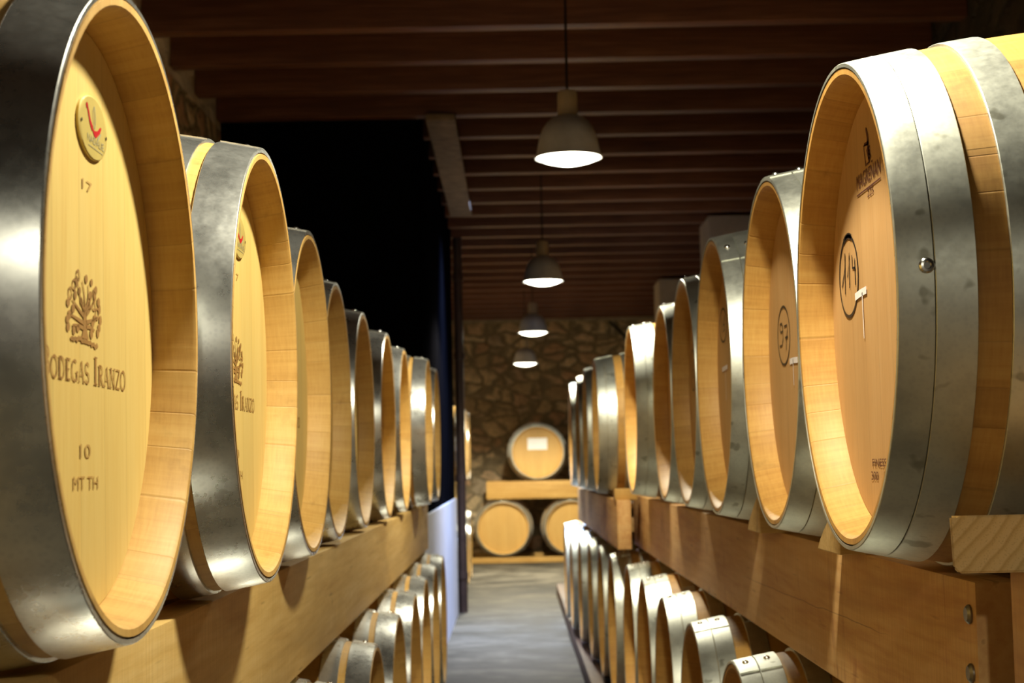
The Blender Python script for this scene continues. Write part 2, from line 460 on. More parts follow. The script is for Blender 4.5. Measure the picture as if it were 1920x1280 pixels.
def serif_text(ink, txt, u, v, h_big, h_small, width):
    def run(draw, sx):
        x = 0
        class _D:
            def line(s, *a): pass
            def poly(s, *a): pass
        for w_i, word in enumerate(txt.split()):
            if w_i: x += h_small * .55 * sx
            for i, ch in enumerate(word):
                h = h_big if i == 0 else h_small
                wd = serif_letter(ink if draw else _D(), ch, u + x, v, h, sx)
                x += (wd + .06) * h * sx
        return x
    sx = width / run(False, 1.0)
    run(True, sx)

# ------------------------------------------------------------------ barrels
HALF, RB, RE, HT = .475, .341, .291, .004
REC = .045
def rad(s): return RB - (RB - RE) * (abs(s) / HALF) ** 2
BASE = RB + HT                              # axis above the barrel's base point
def stave_mesh(name, mat):
    out = [(HALF * (1 - 2 * i / 24), 0) for i in range(25)]
    prof = [(s, rad(s)) for s, _ in out]
    inn = []
    for sg in (-1, 1):
        pass
    ri = .2715
    p = []
    p += [(HALF - REC - .02, ri - .004), (HALF - REC, ri - .003), (HALF - .004, ri + .007), (HALF - .0005, ri + .010), (HALF, RE - .003)]
    p += prof[1:-1]
    p += [(-HALF, RE - .003), (-HALF + .0005, ri + .010), (-HALF + .004, ri + .007), (-HALF + REC, ri - .003), (-HALF + REC + .02, ri - .004)]
    bm = bmesh.new(); lathe_x(bm, p, 90, True)
    return mesh_from(bm, name, mat, True, 30)
def head_mesh(name, mat, sign):
    bm = bmesh.new()
    x = sign * (HALF - REC); r = .2695
    prof = [(x - sign * .012, r), (x - sign * .0015, r), (x, r - .0025)]
    rings = [[bm.verts.new((s, q * math.cos(2 * PI * i / 72), q * math.sin(2 * PI * i / 72))) for i in range(72)] for s, q in prof]
    for a, b in zip(rings, rings[1:]):
        for i in range(72):
            j = (i + 1) % 72; bm.faces.new((a[i], a[j], b[j], b[i]))
    bm.faces.new(rings[-1]); bm.faces.new(rings[0])
    bmesh.ops.recalc_face_normals(bm, faces=bm.faces)
    return mesh_from(bm, name, mat, True, 30)
def hoop_mesh(name, mat, d0, d1):           # d = distance in from the head end
    bm = bmesh.new(); k = 4
    ss = [HALF - (d0 + (d1 - d0) * i / k) for i in range(k + 1)]
    e = .0008
    p = [(ss[0], rad(ss[0]) - .001)] + [(ss[0], rad(ss[0]) + HT - e)] + [(s - (e if i == 0 else -e if i == k else 0), rad(s) + HT) for i, s in enumerate(ss)] + [(ss[-1], rad(ss[-1]) + HT - e), (ss[-1], rad(ss[-1]) - .001)]
    lathe_x(bm, p, 90, True)
    # lapped joint of the band
    me_v = []
    w = .05
    for i in range(7):
        a = PI / 2 + (i / 6 - .5) * 2 * w / RE
        me_v.append([bm.verts.new((s, (rad(s) + HT + dr) * math.cos(a), (rad(s) + HT + dr) * math.sin(a))) for s in (ss[0] - .001, ss[2], ss[-1] + .001) for dr in (.0, .0018)])
    for A, B in zip(me_v, me_v[1:]):
        for j in (0, 2):
            bm.faces.new((A[j + 1], A[j + 3], B[j + 3], B[j + 1]))
        bm.faces.new((A[0], A[1], B[1], B[0])); bm.faces.new((A[4], A[5], B[5], B[4]))
    for A in (me_v[0], me_v[-1]):
        bm.faces.new((A[0], A[1], A[3], A[2])); bm.faces.new((A[2], A[3], A[5], A[4]))
    bmesh.ops.recalc_face_normals(bm, faces=bm.faces)
    return mesh_from(bm, name, mat, True, 30)
def rivet_mesh(name, d, da):                # one domed rivet on the lapped joint
    bm = bmesh.new(); s = HALF - d; a = PI / 2 + da
    r0 = rad(s) + HT + .001
    n = Vector((0, math.cos(a), math.sin(a))); c = n * r0 + Vector((s, 0, 0))
    X = Vector((1, 0, 0)); Y = n.cross(X)
    R = .0065
    prev = None
    for k, (q, hh) in enumerate(((1.0, 0), (.95, .35), (.7, .62), (.35, .76))):
        ring = [bm.verts.new(c + (X * math.cos(2 * PI * i / 12) + Y * math.sin(2 * PI * i / 12)) * R * q + n * R * hh) for i in range(12)]
        if prev:
            for i in range(12): bm.faces.new((prev[i], prev[(i + 1) % 12], ring[(i + 1) % 12], ring[i]))
        prev = ring
    bm.faces.new(prev)
    bmesh.ops.recalc_face_normals(bm, faces=bm.faces)
    return mesh_from(bm, name, M['rivet'], True, 60)

STYLE = {
    'pale': dict(stave='stave_pale', head='head_pale', hoop='hoop', bands=[(.0008, .056), (.072, .114), (.245, .285)]),
    'gold': dict(stave='stave_pale', head='head_gold', hoop='hoop_dull', bands=[(.0008, .040), (.0415, .082), (.115, .155), (.262, .302)]),
    'amber': dict(stave='stave_amber', head='head_amber', hoop='hoop_dull', bands=[(-.0008, .0365), (.0372, .079), (.113, .155), (.262, .302)]),
}
LIB = {}
for k, s in STYLE.items():
    LIB[k] = dict(stave=stave_mesh('staves_' + k, M[s['stave']]), head=[head_mesh('head_' + k, M[s['head']], sg) for sg in (1, -1)],
                  hoops=[hoop_mesh('hoop_' + k, M[s['hoop']], *b) for b in s['bands']],
                  rivets=[[rivet_mesh('rivet', (b[0] + b[1]) / 2, da) for da in (0.0,)] for b in s['bands']])

def barrel(style, xh, d, zc, side, label, group, riv=PI / 2, rivets=True, cat='barrel', rz=None, jit=0.0):
    """side: -1 stands left of the aisle with its head turned to +x, +1 right of it, head to -x.  xh: where the rim stands."""
    xc = xh + side * HALF
    if rz is None: rz = 0 if side < 0 else PI
    root = empty('wine_barrel', (xc, d, zc + H - BASE), rz + jit)
    tag(root, label, cat, group)
    L = LIB[style]; ax = (0, 0, BASE)
    ob('staves', L['stave'], root, ax, (random.uniform(0, 2 * PI), 0, 0))
    ob('head', L['head'][0], root, ax); ob('head', L['head'][1], root, ax)
    # joint angle in the world's (y, z) plane, turned into the barrel's own frame
    th = riv if side < 0 else PI - riv
    for hi, me in enumerate(L['hoops']):
        ra = th - PI / 2 + (0 if hi < 2 else random.uniform(-.4, .4))
        h = ob('hoop', me, root, ax, (ra, 0, 0))
        if rivets and hi < 2:
            for rm in L['rivets'][hi]: ob('rivet', rm, h)
        h2 = ob('hoop', me, root, ax, (-ra + random.uniform(-.3, .3), 0, PI))
    return root
XF = HALF - REC + .0008                     # where ink lies on the head
def head_uv(px, py, xh, d, zc, side):       # photo point -> (u, v) on that barrel's head
    p = on_x(px, py, xh + side * REC)
    return ((p.y - d) * (1 if side < 0 else -1), p.z - H - zc)

# ------------------------------------------------------------------ rows, distances in metres from the lens (x: aisle, d: depth, z: from the lens)
ordinal = ['first', 'second', 'third', 'fourth', 'fifth', 'sixth', 'seventh', 'eighth', 'ninth', 'tenth', 'eleventh', 'twelfth']
ZTL, ZBL, FXL = -.178, -.388, -.415         # left rail: top, bottom, face
ZTR, ZBR, FXR = -.140, -.350, .505
TH = .055
left_up = [(-.345, 1.463), (-.334, 2.195), (-.366, 2.93), (-.403, 3.70), (-.409, 4.42), (-.400, 5.14), (-.394, 5.85), (-.345, 6.56), (-.345, 7.25)]
def seat(xh, face, zt):                     # axis height of a barrel bedded on a rail
    s = HALF - (abs(face) + TH - abs(xh)); return zt + rad(s) + HT
GL = 'upper row of barrels on the rail by the rubble stone wall'
emb_uv = None
for i, (xh, d) in enumerate(left_up):
    zc = seat(xh, FXL, ZTL) + .0008
    lab = ['pale oak barrel with full tree emblem and winery lettering, closest of its row',
           'pale oak barrel with half hidden tree emblem and lettering, second in its row',
           ][i] if i < 2 else f'pale oak barrel with bright hoop on yellow rail by stone wall, {ordinal[i]} in its row'
    root = barrel('pale', xh, d, zc, -1, lab, GL, riv=PI / 2 + (.02 if i else .35), jit=0)
    left_up[i] = (xh, d, zc, root)

# --- brand marks of the left barrels
xh, d, zc, root0 = left_up[0]
uv = lambda px, py: head_uv(px, py, xh, d, zc, -1)
c_txt = uv(76, 716); e_txt = uv(235, 722)
ink = Ink(XF)
tw = e_txt[0] - c_txt[0]
serif_text(ink, 'BODEGAS IRANZO', c_txt[0], (c_txt[1] + e_txt[1]) / 2, .0265, .0195, tw)
me_text = ink.mesh('lettering', M['brand'])
# tree emblem
tb = uv(157, 645); tl = uv(125, 600); tr = uv(188, 600); tt = uv(157, 515)
tu, tv = (tl[0] + tr[0]) / 2, tb[1]; TW = tr[0] - tl[0]; TH_ = tt[1] - tb[1]
ink = Ink(XF); rnd = random.Random(3)
def T(x, y): return (tu + x * TW, tv + y * TH_)
ink.poly([T(-.10, .08), T(.12, .08), T(.06, .22), T(.05, .5), T(-.05, .5), T(-.04, .22)])
br = [((0, .45), (-.16, .66), (-.2, .82)), ((0, .5), (.02, .7), (-.08, .9)), ((.02, .5), (.14, .68), (.10, .88)), ((.03, .42), (.22, .56), (.30, .72)),
      ((-.03, .4), (-.24, .5), (-.36, .58)), ((.03, .32), (.26, .38), (.40, .46)), ((-.03, .30), (-.26, .34), (-.42, .36)), ((-.03, .22), (-.2, .26), (-.36, .22)), ((.03, .26), (.2, .28), (.30, .24)),
      ((.04, .48), (.2, .7), (.28, .86))]
for b3 in br:
    P0, P1, P2 = b3
    pts = [T((1 - t) ** 2 * P0[0] + 2 * t * (1 - t) * P1[0] + t * t * P2[0], (1 - t) ** 2 * P0[1] + 2 * t * (1 - t) * P1[1] + t * t * P2[1]) for t in (0, .2, .4, .6, .8, 1)]
    ink.line(pts, .0042, .0018)
lv = [(-.2, .95, 1), (.04, .95, 0), (.2, .93, 0), (-.31, .80, 1), (.33, .84, 0), (-.42, .66, 1), (-.28, .66, 0), (.42, .68, 0), (.45, .58, 0), (.28, .60, 1), (-.48, .52, 0), (-.34, .46, 0),
      (.38, .50, 1), (.48, .42, 0), (.30, .42, 0), (-.44, .36, 0), (-.5, .28, 0), (.44, .30, 0), (.24, .34, 0), (.20, .18, 0), (.40, .22, 0), (-.48, .18, 0), (-.32, .16, 0), (-.16, .74, 0), (.16, .74, 0), (-.10, .6, 0), (.13, .58, 0), (-.2, .2, 0), (.30, .74, 0), (-.24, .86, 0)]
for x, y, hollow in lv:
    a, b_ = .040 * TW + rnd.random() * .012 * TW, .055 * TH_ + rnd.random() * .02 * TH_
    u0, v0 = T(x, y)
    if hollow: ink.ring(u0, v0, a * 1.05, b_ * 1.15, .0022, 12)
    else: ink.ell(u0, v0, a, b_, rnd.uniform(-.5, .5))
for q in range(16):
    u0, v0 = T(-.38 + .05 * q, .05 - .002 * q + rnd.uniform(-.02, .03)); ink.ell(u0, v0, .035 * TW, .035 * TH_, rnd.uniform(-.3, .3))
me_tree = ink.mesh('emblem', M['brand'])
me_small = []
for txt, px, py, hpx, wd in (('17', 162, 358, 20, .034), ('10', 159, 858, 26, .036), ('MT TH', 160, 917, 25, .085)):
    ink = Ink(XF); u0, v0 = uv(px, py); ink.font(txt, u0, v0, hpx / 2090, wd)
    me_small.append((txt, ink.mesh('stamped_text', M['brand_faint'])))
def medallion():
    a = uv(141, 241); b_ = uv(195, 241); c0 = uv(168, 182); c1 = uv(170, 300)
    mu, mv = (a[0] + b_[0]) / 2, (c0[1] + c1[1]) / 2; A, B = (b_[0] - a[0]) / 2, (c0[1] - c1[1]) / 2
    bm = bmesh.new(); k = 48
    rings = []
    for x, q in ((XF - .0006, 1.0), (XF + .0018, 1.0), (XF + .0026, .965)):
        rings.append([bm.verts.new((x, mu + A * q * math.cos(2 * PI * i / k), mv + B * q * math.sin(2 * PI * i / k))) for i in range(k)])
    for r0, r1 in zip(rings, rings[1:]):
        for i in range(k): bm.faces.new((r0[i], r0[(i + 1) % k], r1[(i + 1) % k], r1[i]))
    bm.faces.new(rings[-1]); bmesh.ops.recalc_face_normals(bm, faces=bm.faces)
    plate = mesh_from(bm, 'medallion', M['brass'], True, 30)
    X2 = XF + .0030
    P = lambda x, y: (mu + x * A, mv + y * B)
    ink = Ink(X2)
    ink.line([P(-.46, .56), P(-.38, .40), P(-.26, .12), P(-.10, -.06)], .0035, .006)
    ink.poly([P(-.14, .02), P(.02, -.07), P(.22, -.02), P(.46, .20), P(.52, .17), P(.42, -.02), P(.18, -.24), P(.06, -.27), P(-.06, -.16)])
    ink.ell(*P(-.48, .57), .0035, .003)
    swoosh = ink.mesh('red_swoosh', M['red'])
    ink = Ink(X2)
    ink.line([P(.02, .72), P(-.08, .5), P(-.04, .2), P(.04, .0)], .0012); ink.line([P(.02, .72), P(.10, .5), P(.10, .2), P(.06, .0)], .0012); ink.line([P(.02, .68), P(.04, .3), P(.05, .02)], .0009)
    ink.line([P(.26, -.28), P(.40, -.12), P(.48, -.02)], .0028)
    ink.font('NADALIE', *P(.12, -.52), .0072, A * 1.15); ink.line([P(-.4, -.64), P(.62, -.64)], .0008)
    etch = ink.mesh('etched_lettering', M['grey_ink'])
    nails = []
    for x in (-.86, .86):
        ink = Ink(X2 + .0004); ink.ell(*P(x, -.02), .0022, .0018); nails.append(ink.mesh('nail', M['marker']))
    return plate, swoosh, etch, nails
me_med = medallion()
for i, (xh_, d_, zc_, root) in enumerate(left_up):
    if i > 3: break
    ax = (0, 0, BASE)
    ob('lettering', me_text, root, ax)['label'] = 'brown burnt winery lettering'
    ob('emblem', me_tree, root, ax)['label'] = 'brown burnt tree emblem'
    for txt, ms in me_small: ob('stamped_text', ms, root, ax)['label'] = 'faint stamped ' + txt
    if i < 2:
        p = ob('medallion', me_med[0], root, ax); p['label'] = 'oval brass plaque'
        s_ = ob('red_swoosh', me_med[1], p); ob('etched_lettering', me_med[2], p); [ob('nail', q_, p) for q_ in me_med[3]]

GR = 'upper row of barrels with handwritten numbers'
right_up = [(.403, 1.951), (.432, 2.70), (.428, 3.42), (.444, 4.17), (.452, 4.87), (.415, 5.68)]
rrv = [.2, PI / 2 + .1, PI / 2 + .55, PI / 2, PI / 2, PI / 2]
rlab = ['amber oak barrel with circled 114 and white T on its head',
        'amber oak barrel with circled 97 and white T on its head', 'amber oak barrel with circled handwritten mark, third from end of the reddish rail',
        'amber oak barrel with shaded head, fourth from end of the reddish rail',
        'amber oak barrel with dark hollow rim, fifth from end of the reddish rail', 'amber oak barrel with sunlit hoop top, sixth and last on the long reddish rail']
for i, (xh, d) in enumerate(right_up):
    zc = seat(xh, FXR, ZTR) + .0008
    root = barrel('amber', xh, d, zc, 1, rlab[i], GR, riv=rrv[i])
    right_up[i] = (xh, d, zc, root)
sx = HALF - .0290; an = PI - .045
bm = bmesh.new(); r0 = rad(sx) + HT; nv = Vector((0, -math.cos(an), math.sin(an)))
Yv = nv.cross(Vector((1, 0, 0)))
def cap(rings):
    prev = None
    for q, hh in rings:
        ring = [bm.verts.new(Vector((sx, 0, 0)) + nv * (r0 + hh) + (Vector((1, 0, 0)) * math.cos(2 * PI * i / 20) + Yv * math.sin(2 * PI * i / 20)) * q) for i in range(20)]
        if prev:
            for i in range(20): bm.faces.new((prev[i], prev[(i + 1) % 20], ring[(i + 1) % 20], ring[i]))
        prev = ring
    bm.faces.new(prev)
cap([(.0082, -.001), (.0082, .0012), (.0066, .0030), (.0042, .0034), (.0034, .0014)])
bmesh.ops.recalc_face_normals(bm, faces=bm.faces)
ob('screw', mesh_from(bm, 'screw', M['rivet'], True, 35), right_up[0][3], (0, 0, BASE))
# near barrel of the right row: marker, chalk, stamps
def ink_on(i):
    xh, d, zc, root = right_up[i]
    return root, (lambda px, py: head_uv(px, py, xh, d, zc, 1))
root, q = ink_on(0)
ink = Ink(XF)
a, b_, t, bt = q(1575, 517), q(1610, 517), q(1591, 442), q(1593, 594)
cu_, cv_ = (a[0] + b_[0]) / 2, (t[1] + bt[1]) / 2; ra, rb = abs(b_[0] - a[0]) / 2, (t[1] - bt[1]) / 2
ink.ring(cu_, cv_, ra, rb, .0045)
ink.line([(cu_ + ra * math.cos(x), cv_ + rb * math.sin(x)) for x in [PI * (.36 + .04 * j) for j in range(8)]], .0085)
for st in ([(1580, 539), (1585, 505), (1585, 475), (1586, 552)], [(1590, 520), (1593, 474), (1594, 540)], [(1598, 478), (1599, 502), (1605, 502)], [(1603, 484), (1605, 534)]):
    ink.line([q(*p) for p in st], .0035)
ob('marker_number', ink.mesh('marker_number', M['marker']), root, (0, 0, BASE))['label'] = 'handwritten 114 in a circle'
ink = Ink(XF + .0004)
ink.line([q(1605, 557), q(1615, 549), q(1626, 543)], .0095); ink.line([q(1618, 548), q(1620, 590), q(1622, 634)], .0042, .003)
ob('chalk_mark', ink.mesh('chalk_mark', M['chalk']), root, (0, 0, BASE))['label'] = 'white T'
ink = Ink(XF)
l, r_ = q(1608, 366), q(1652, 326); w = abs(r_[0] - l[0])
cu_, cv_ = (l[0] + r_[0]) / 2, (l[1] + r_[1]) / 2
ink.font('MAGREÑAN', cu_, cv_ + .004, .0185, w); ink.line([(cu_ - w / 2, cv_ - .003), (cu_ + w / 2, cv_ - .003)], .0022)
l2 = q(1633, 366); ink.font('225', l2[0], l2[1], .011, .034)
k0 = [q(*p) for p in ((1620, 274), (1624, 310), (1631, 303), (1628, 270))]; ink.line(k0, .0035, None, True)
ink.line([q(1627, 276), q(1632, 300)], .012); ink.line([q(1624, 240), q(1627, 255), q(1628, 272)], .004, .010); ink.line([q(1621, 272), q(1629, 266)], .004)
for j in range(4): ink.line([q(1629, 276 + 7 * j), q(1632, 274 + 7 * j)], .003)
l3 = q(1657, 874); ink.font('FINESSE M', l3[0], l3[1], .0095, .115)
l3 = q(1656, 900); ink.font('300   A9 C', l3[0], l3[1], .0105, .120)
ob('ink_stamp', ink.mesh('ink_stamp', M['stamp']), root, (0, 0, BASE))['label'] = 'dark ink cooper stamp'
# 97
root, q = ink_on(1)
ink = Ink(XF)
a, b_, t, bt = q(1459, 629), q(1481.5, 629), q(1470, 574), q(1470, 684)
cu_, cv_ = (a[0] + b_[0]) / 2, (t[1] + bt[1]) / 2; ra, rb = abs(b_[0] - a[0]) / 2, (t[1] - bt[1]) / 2
ink.ring(cu_, cv_, ra, rb, .0042)
ink.line([q(1467, 609), q(1468, 620), q(1465, 624), q(1463, 618), q(1463, 609), q(1466, 606), q(1468, 612), q(1469, 635), q(1467, 648), q(1463, 649)], .0035)
ink.line([q(1471, 612), q(1476, 609), q(1477, 617), q(1475, 640), q(1475, 656)], .0035); ink.line([q(1473, 633), q(1478, 631)], .004)
ob('marker_number', ink.mesh('marker_number', M['marker']), root, (0, 0, BASE))['label'] = 'handwritten 97 in a circle'
ink = Ink(XF + .0004)
ink.line([q(1482, 678), q(1489, 675), q(1497, 674)], .010); ink.line([q(1488, 672), q(1490, 722)], .004)
ob('chalk_mark', ink.mesh('chalk_mark', M['chalk']), root, (0, 0, BASE))['label'] = 'white T'
# third and fourth
for i, (x0, x1, y0, y1, num) in ((2, (1350, 1363, 578, 641, 1)), (3, (1296, 1304, 656, 732, 0))):
    root, q = ink_on(i)
    ink = Ink(XF)
    a, b_, t, bt = q(x0, (y0 + y1) / 2), q(x1, (y0 + y1) / 2), q((x0 + x1) / 2, y0), q((x0 + x1) / 2, y1)
    cu_, cv_ = (a[0] + b_[0]) / 2, (t[1] + bt[1]) / 2; ra, rb = abs(b_[0] - a[0]) / 2, (t[1] - bt[1]) / 2
    ink.ring(cu_, cv_, ra, rb, .0045)
    ink.line([(cu_ - ra * .45, cv_ + rb * .5), (cu_ - ra * .35, cv_ - rb * .4)], .004)
    ink.line([(cu_ + ra * .45, cv_ + rb * .5), (cu_ + ra * .05, cv_ + rb * .05), (cu_ + ra * .1, cv_ - rb * .4), (cu_ + ra * .45, cv_ - rb * .3), (cu_ + ra * .4, cv_), (cu_ + ra * .1, cv_)], .004)
    ob('marker_number', ink.mesh('marker_number', M['marker']), root, (0, 0, BASE))['label'] = 'handwritten number in a circle'
    if i == 2:
        ink = Ink(XF + .0004)
        ink.line([q(1355, 693), q(1360, 690), q(1365, 687)], .010); ink.line([q(1361, 692), q(1363, 750)], .004)
        ob('chalk_mark', ink.mesh('chalk_mark', M['chalk']), root, (0, 0, BASE))['label'] = 'white T'

# second rack on the right, set a little nearer the aisle
GR2 = 'upper barrels on the far dark rail'
fx2 = lambda d: .405 - .006 * (d - 6.4)
lab2 = ['amber oak barrel seen with two pale hoops, first on the far dark rail', 'amber oak barrel with dark hoop, second on the far dark rail', 'amber oak barrel with bluish hoop, third on the far dark rail', 'oak barrel with pale bluish lit head, last on the far dark rail']
for i, (xh, d) in enumerate([(.362, 7.10), (.350, 7.86), (.343, 8.60), (.330, 9.35)]):
    zc = ZTR - .012 + rad(HALF - (fx2(d) + TH - xh)) + HT + .002
    barrel('amber', xh, d, zc, 1, lab2[i], GR2)

# lower rows
ZLL = ZBL - .328
GLL = 'lower row of barrels under the yellow rail'
for i, d in enumerate([1.63, 2.36, 3.10, 3.83, 4.58, 5.33, 6.06, 6.78, 7.50]):
    barrel('pale', -.335 if i < 6 else -.340, d, ZLL, -1, (f'pale oak barrel under the yellow rail, {ordinal[i - 1]} visible in that lower row' if i else 'pale oak barrel low under the emblem barrel, below the bottom edge of view'), GLL, riv=PI / 2 - .05)
ZRL = ZBR - .329
GRL = 'lower row of barrels under the reddish rail'
for i, d in enumerate([2.35, 3.09, 3.83, 4.57, 5.28, 5.97]):
    barrel('amber', .41, d, ZRL, 1, (f'amber oak barrel with dull hoop under the reddish rail, {ordinal[i - 1]} visible of its lower row' if i else 'amber oak barrel low under the 97 barrel, below the bottom edge of view'), GRL, riv=PI / 2 + .12)
for i, (xh, d) in enumerate([(.392, 6.72), (.385, 7.44), (.37, 8.15), (.348, 8.87), (.325, 9.58), (.312, 10.28)]):
    barrel('amber', xh, d, ZRL, 1, f'oak barrel with {"bluish lit" if i > 2 else "pale"} hoop, {ordinal[i]} of the lower barrels past the reddish rail', 'lower barrels past the reddish rail', riv=PI / 2 + .1)

# far left rack, beyond the dark partition
GF = 'barrels beyond the dark partition'
zfl_t, zfl_b = -.15, -.385
for i, d in enumerate([12.85, 13.56, 14.27]):
    barrel('pale', -.405 + .004 * i, d, zfl_t + .318, -1, f'pale oak barrel on the stand past the dark partition, {ordinal[i]} of its upper row', GF)
    barrel('pale', -.405 + .004 * i, d, zfl_b - .322, -1, f'pale oak barrel standing low past the dark partition, {ordinal[i]} of the bottom row', GF)

# rear stack: heads face the camera
def rear(x, z, lab):
    r = barrel('gold', 0, 0, z, -1, lab, 'three barrels stacked against the end wall', rz=-PI / 2)
    r.location = (x, 18.0 + HALF, z + H - BASE); return r
zr_t, zr_b = -.190, -.388
top = rear(.262, zr_t + .3185, 'oak barrel with white paper label on the timber bearer by the end wall')
bm = bmesh.new(); box(bm, (XF, -.11, .03), (XF + .002, .11, .16)); pl = ob('paper_label', mesh_from(bm, 'paper_label', M['paper'], False), top, (0, 0, BASE)); pl['label'] = 'white paper sheet'
rear(-.140, zr_b - .3255, 'oak barrel under the timber bearer by the end wall, fully visible head')
rear(.625, zr_b - .3255, 'oak barrel under the end wall timber bearer, half hidden by bluish lit barrels')

# ------------------------------------------------------------------ stands
def bolt(parent, x, y, z, sg):
    bm = bmesh.new(); lathe_x(bm, [(0, .0001), (0, .011), (sg * .002, .011), (sg * .005, .008), (sg * .005, .0001)], 16, False)
    return ob('bolt', mesh_from(bm, 'bolt', M['screw'], True, 40), parent, (x, y, z))
def stand(x_face, side, d0, d1, zt, zb, mat, label, back=.885, skew=0.0, c0=.12, c1=.12, group=None):
    """front rail, rear rail and crosspieces between them; base point at the front rail's near end"""
    root = empty('barrel_stand', (x_face, d0, zb + H), skew)
    tag(root, label, 'barrel stand', group)
    h = zt - zb; L = d1 - d0
    xs = sorted((0, side * TH)); xb = sorted((side * back, side * (back + TH)))
    ob('rail', box_me('rail', (xs[0], 0, 0), (xs[1], L, h), mat, .003), root)
    ob('rail', box_me('rail', (xb[0], 0, 0), (xb[1], L, h), mat, .003), root)
    if True:
        n = max(2, int(L / 1.5) + 1)
        for k in range(n):
            y = c0 + (L - c1 - c0) * k / (n - 1)
            xx = sorted((side * (TH + .001), side * (back - .001)))
            ob('crosspiece', box_me('crosspiece', (xx[0], y - .03, .040), (xx[1], y + .03, .105), M['cross'], .003), root)
    return root
def sleepers(x_face, side, d0, d1, zt, mat, label):
    root = empty('floor_bearer', (x_face, d0, 0)); tag(root, label, 'bearer')
    for q in (0, .8):
        xs = sorted((side * q, side * (q + .07)))
        ob('rail', box_me('rail', (xs[0], 0, 0), (xs[1], d1 - d0, zt + H), mat, .004), root)
    return root
stand(FXL, -1, .75, 7.62, ZTL, ZBL, M['rail_pale'], 'long yellow pine barrel stand along the rubble stone wall')
rs = stand(FXR, 1, 1.782, 6.88, ZTR, ZBR, M['rail_red'], 'long reddish pine barrel stand under the numbered barrels', c1=.60)
for zz in (.173, .108): bolt(rs, -.0005, .022, zz, -1)
stand(FXR, 1, .75, 1.654, ZTR + .022, ZBR, M['rail_red'], 'reddish pine stand end cut off by the frame beside the end grain block')
stand(.405, 1, 6.4, 9.85, ZTR - .012, ZBR + .003, M['rail_red'], 'shorter dark shaded barrel stand beyond the reddish one', skew=.006, c0=.70)
stand(-.47, -1, 12.45, 14.7, zfl_t, zfl_b, M['rail_pale'], 'pale barrel stand past the dark partition')
sleepers(-.42, -1, 1.2, 7.75, ZLL - .32, M['sleeper'], 'dark floor bearer under the pale lower barrels')
sleepers(.33, 1, 1.9, 13.5, ZRL - .322, M['sleeper'], 'long dark floor bearer under the lower amber barrels')
sleepers(-.48, -1, 12.4, 14.75, zfl_b - .322 - .32, M['sleeper'], 'dark floor bearer past the dark partition')
# rear bearers run across the aisle
def bearer(name, x0, x1, y0, z0, z1, mat, label, w=.075):
    root = empty(name, (x0, y0, z0)); tag(root, label, 'bearer')
    for q in (0, .84): ob('rail', box_me('rail', (0, q, 0), (x1 - x0, q + w, z1 - z0), mat, .004), root)
    return root
bearer('timber_bearer', -.32, 1.25, 18.035, zr_b + H, zr_t + H, M['rail_x'], 'yellow timber bearer between the stacked barrels at the end wall')
bearer('floor_bearer', -.50, 1.25, 18.03, 0, zr_b - .3255 - .3250 + H, M['rail_x'], 'low timber bearer on the floor at the end wall')

# chocks
def wedge(d_near, xh, zt, w, label, hgt=.075, ln=.17):
    # near side upright, far side hollowed to the barrel it stops
    bm = bmesh.new()
    pts = [(0, 0), (0, hgt * .93), (.006, hgt), (.022, hgt)]
    for k in range(1, 6):
        t = k / 5; pts.append((.022 + (ln - .022) * t, hgt * (1 - t) ** .8))
    prism(bm, pts, 0, w)
    bmesh.ops.bevel(bm, geom=[e for e in bm.edges if e.calc_face_angle(0) > .6], offset=.0015, segments=1, affect='EDGES')
    o = ob('barrel_chock', mesh_from(bm, 'chock', M['block'], True, 25), None, (xh, d_near, zt + H))
    return tag(o, label, 'chock', 'wooden chocks on the reddish rail')
wedge(3.045, .462, ZTR, .13, 'pale wooden chock between the 97 barrel and the third barrel', .072)
wedge(2.325, .466, ZTR, .13, 'pale wooden chock between the 114 barrel and the 97 barrel', .07)
bm = bmesh.new()
z0_ = ZTR + .022 + H
fr = [(.436, 1.612, z0_ + .006), (.442, 1.614, z0_), (.625, 1.614, z0_), (.625, 1.612, z0_ + .058), (.434, 1.612, z0_ + .058)]
bk = [(.476, 1.700, z0_), (.478, 1.700, z0_), (.625, 1.700, z0_), (.625, 1.700, z0_ + .040), (.474, 1.700, z0_ + .040)]
A = [bm.verts.new(p) for p in fr]; B = [bm.verts.new(p) for p in bk]
bm.faces.new(A); bm.faces.new(B[::-1])
for q in range(5): bm.faces.new((A[q], B[q], B[(q + 1) % 5], A[(q + 1) % 5]))
bmesh.ops.recalc_face_normals(bm, faces=bm.faces)
bmesh.ops.bevel(bm, geom=list(bm.edges), offset=.002, segments=2, affect='EDGES')
tag(ob('timber_block', mesh_from(bm, 'timber_block', M['end_grain'], True, 50)), 'thick pine block with end grain wedged under the 114 barrel', 'block')
for o_ in (bpy.data.objects['timber_block'],):   # move origin to its foot
    c = Vector((.53, 1.66, ZTR + .022 + H))
    o_.data.transform(Matrix.Translation(-c)); o_.location = c
tag(ob('timber_block', box_me('far_block', (-.045, 0, 0), (.045, .10, .045), M['rail_x'], .003), None, (.445, 6.45, ZTR - .012 + H)), 'small orange wood block on the near end of the far dark rail', 'block')

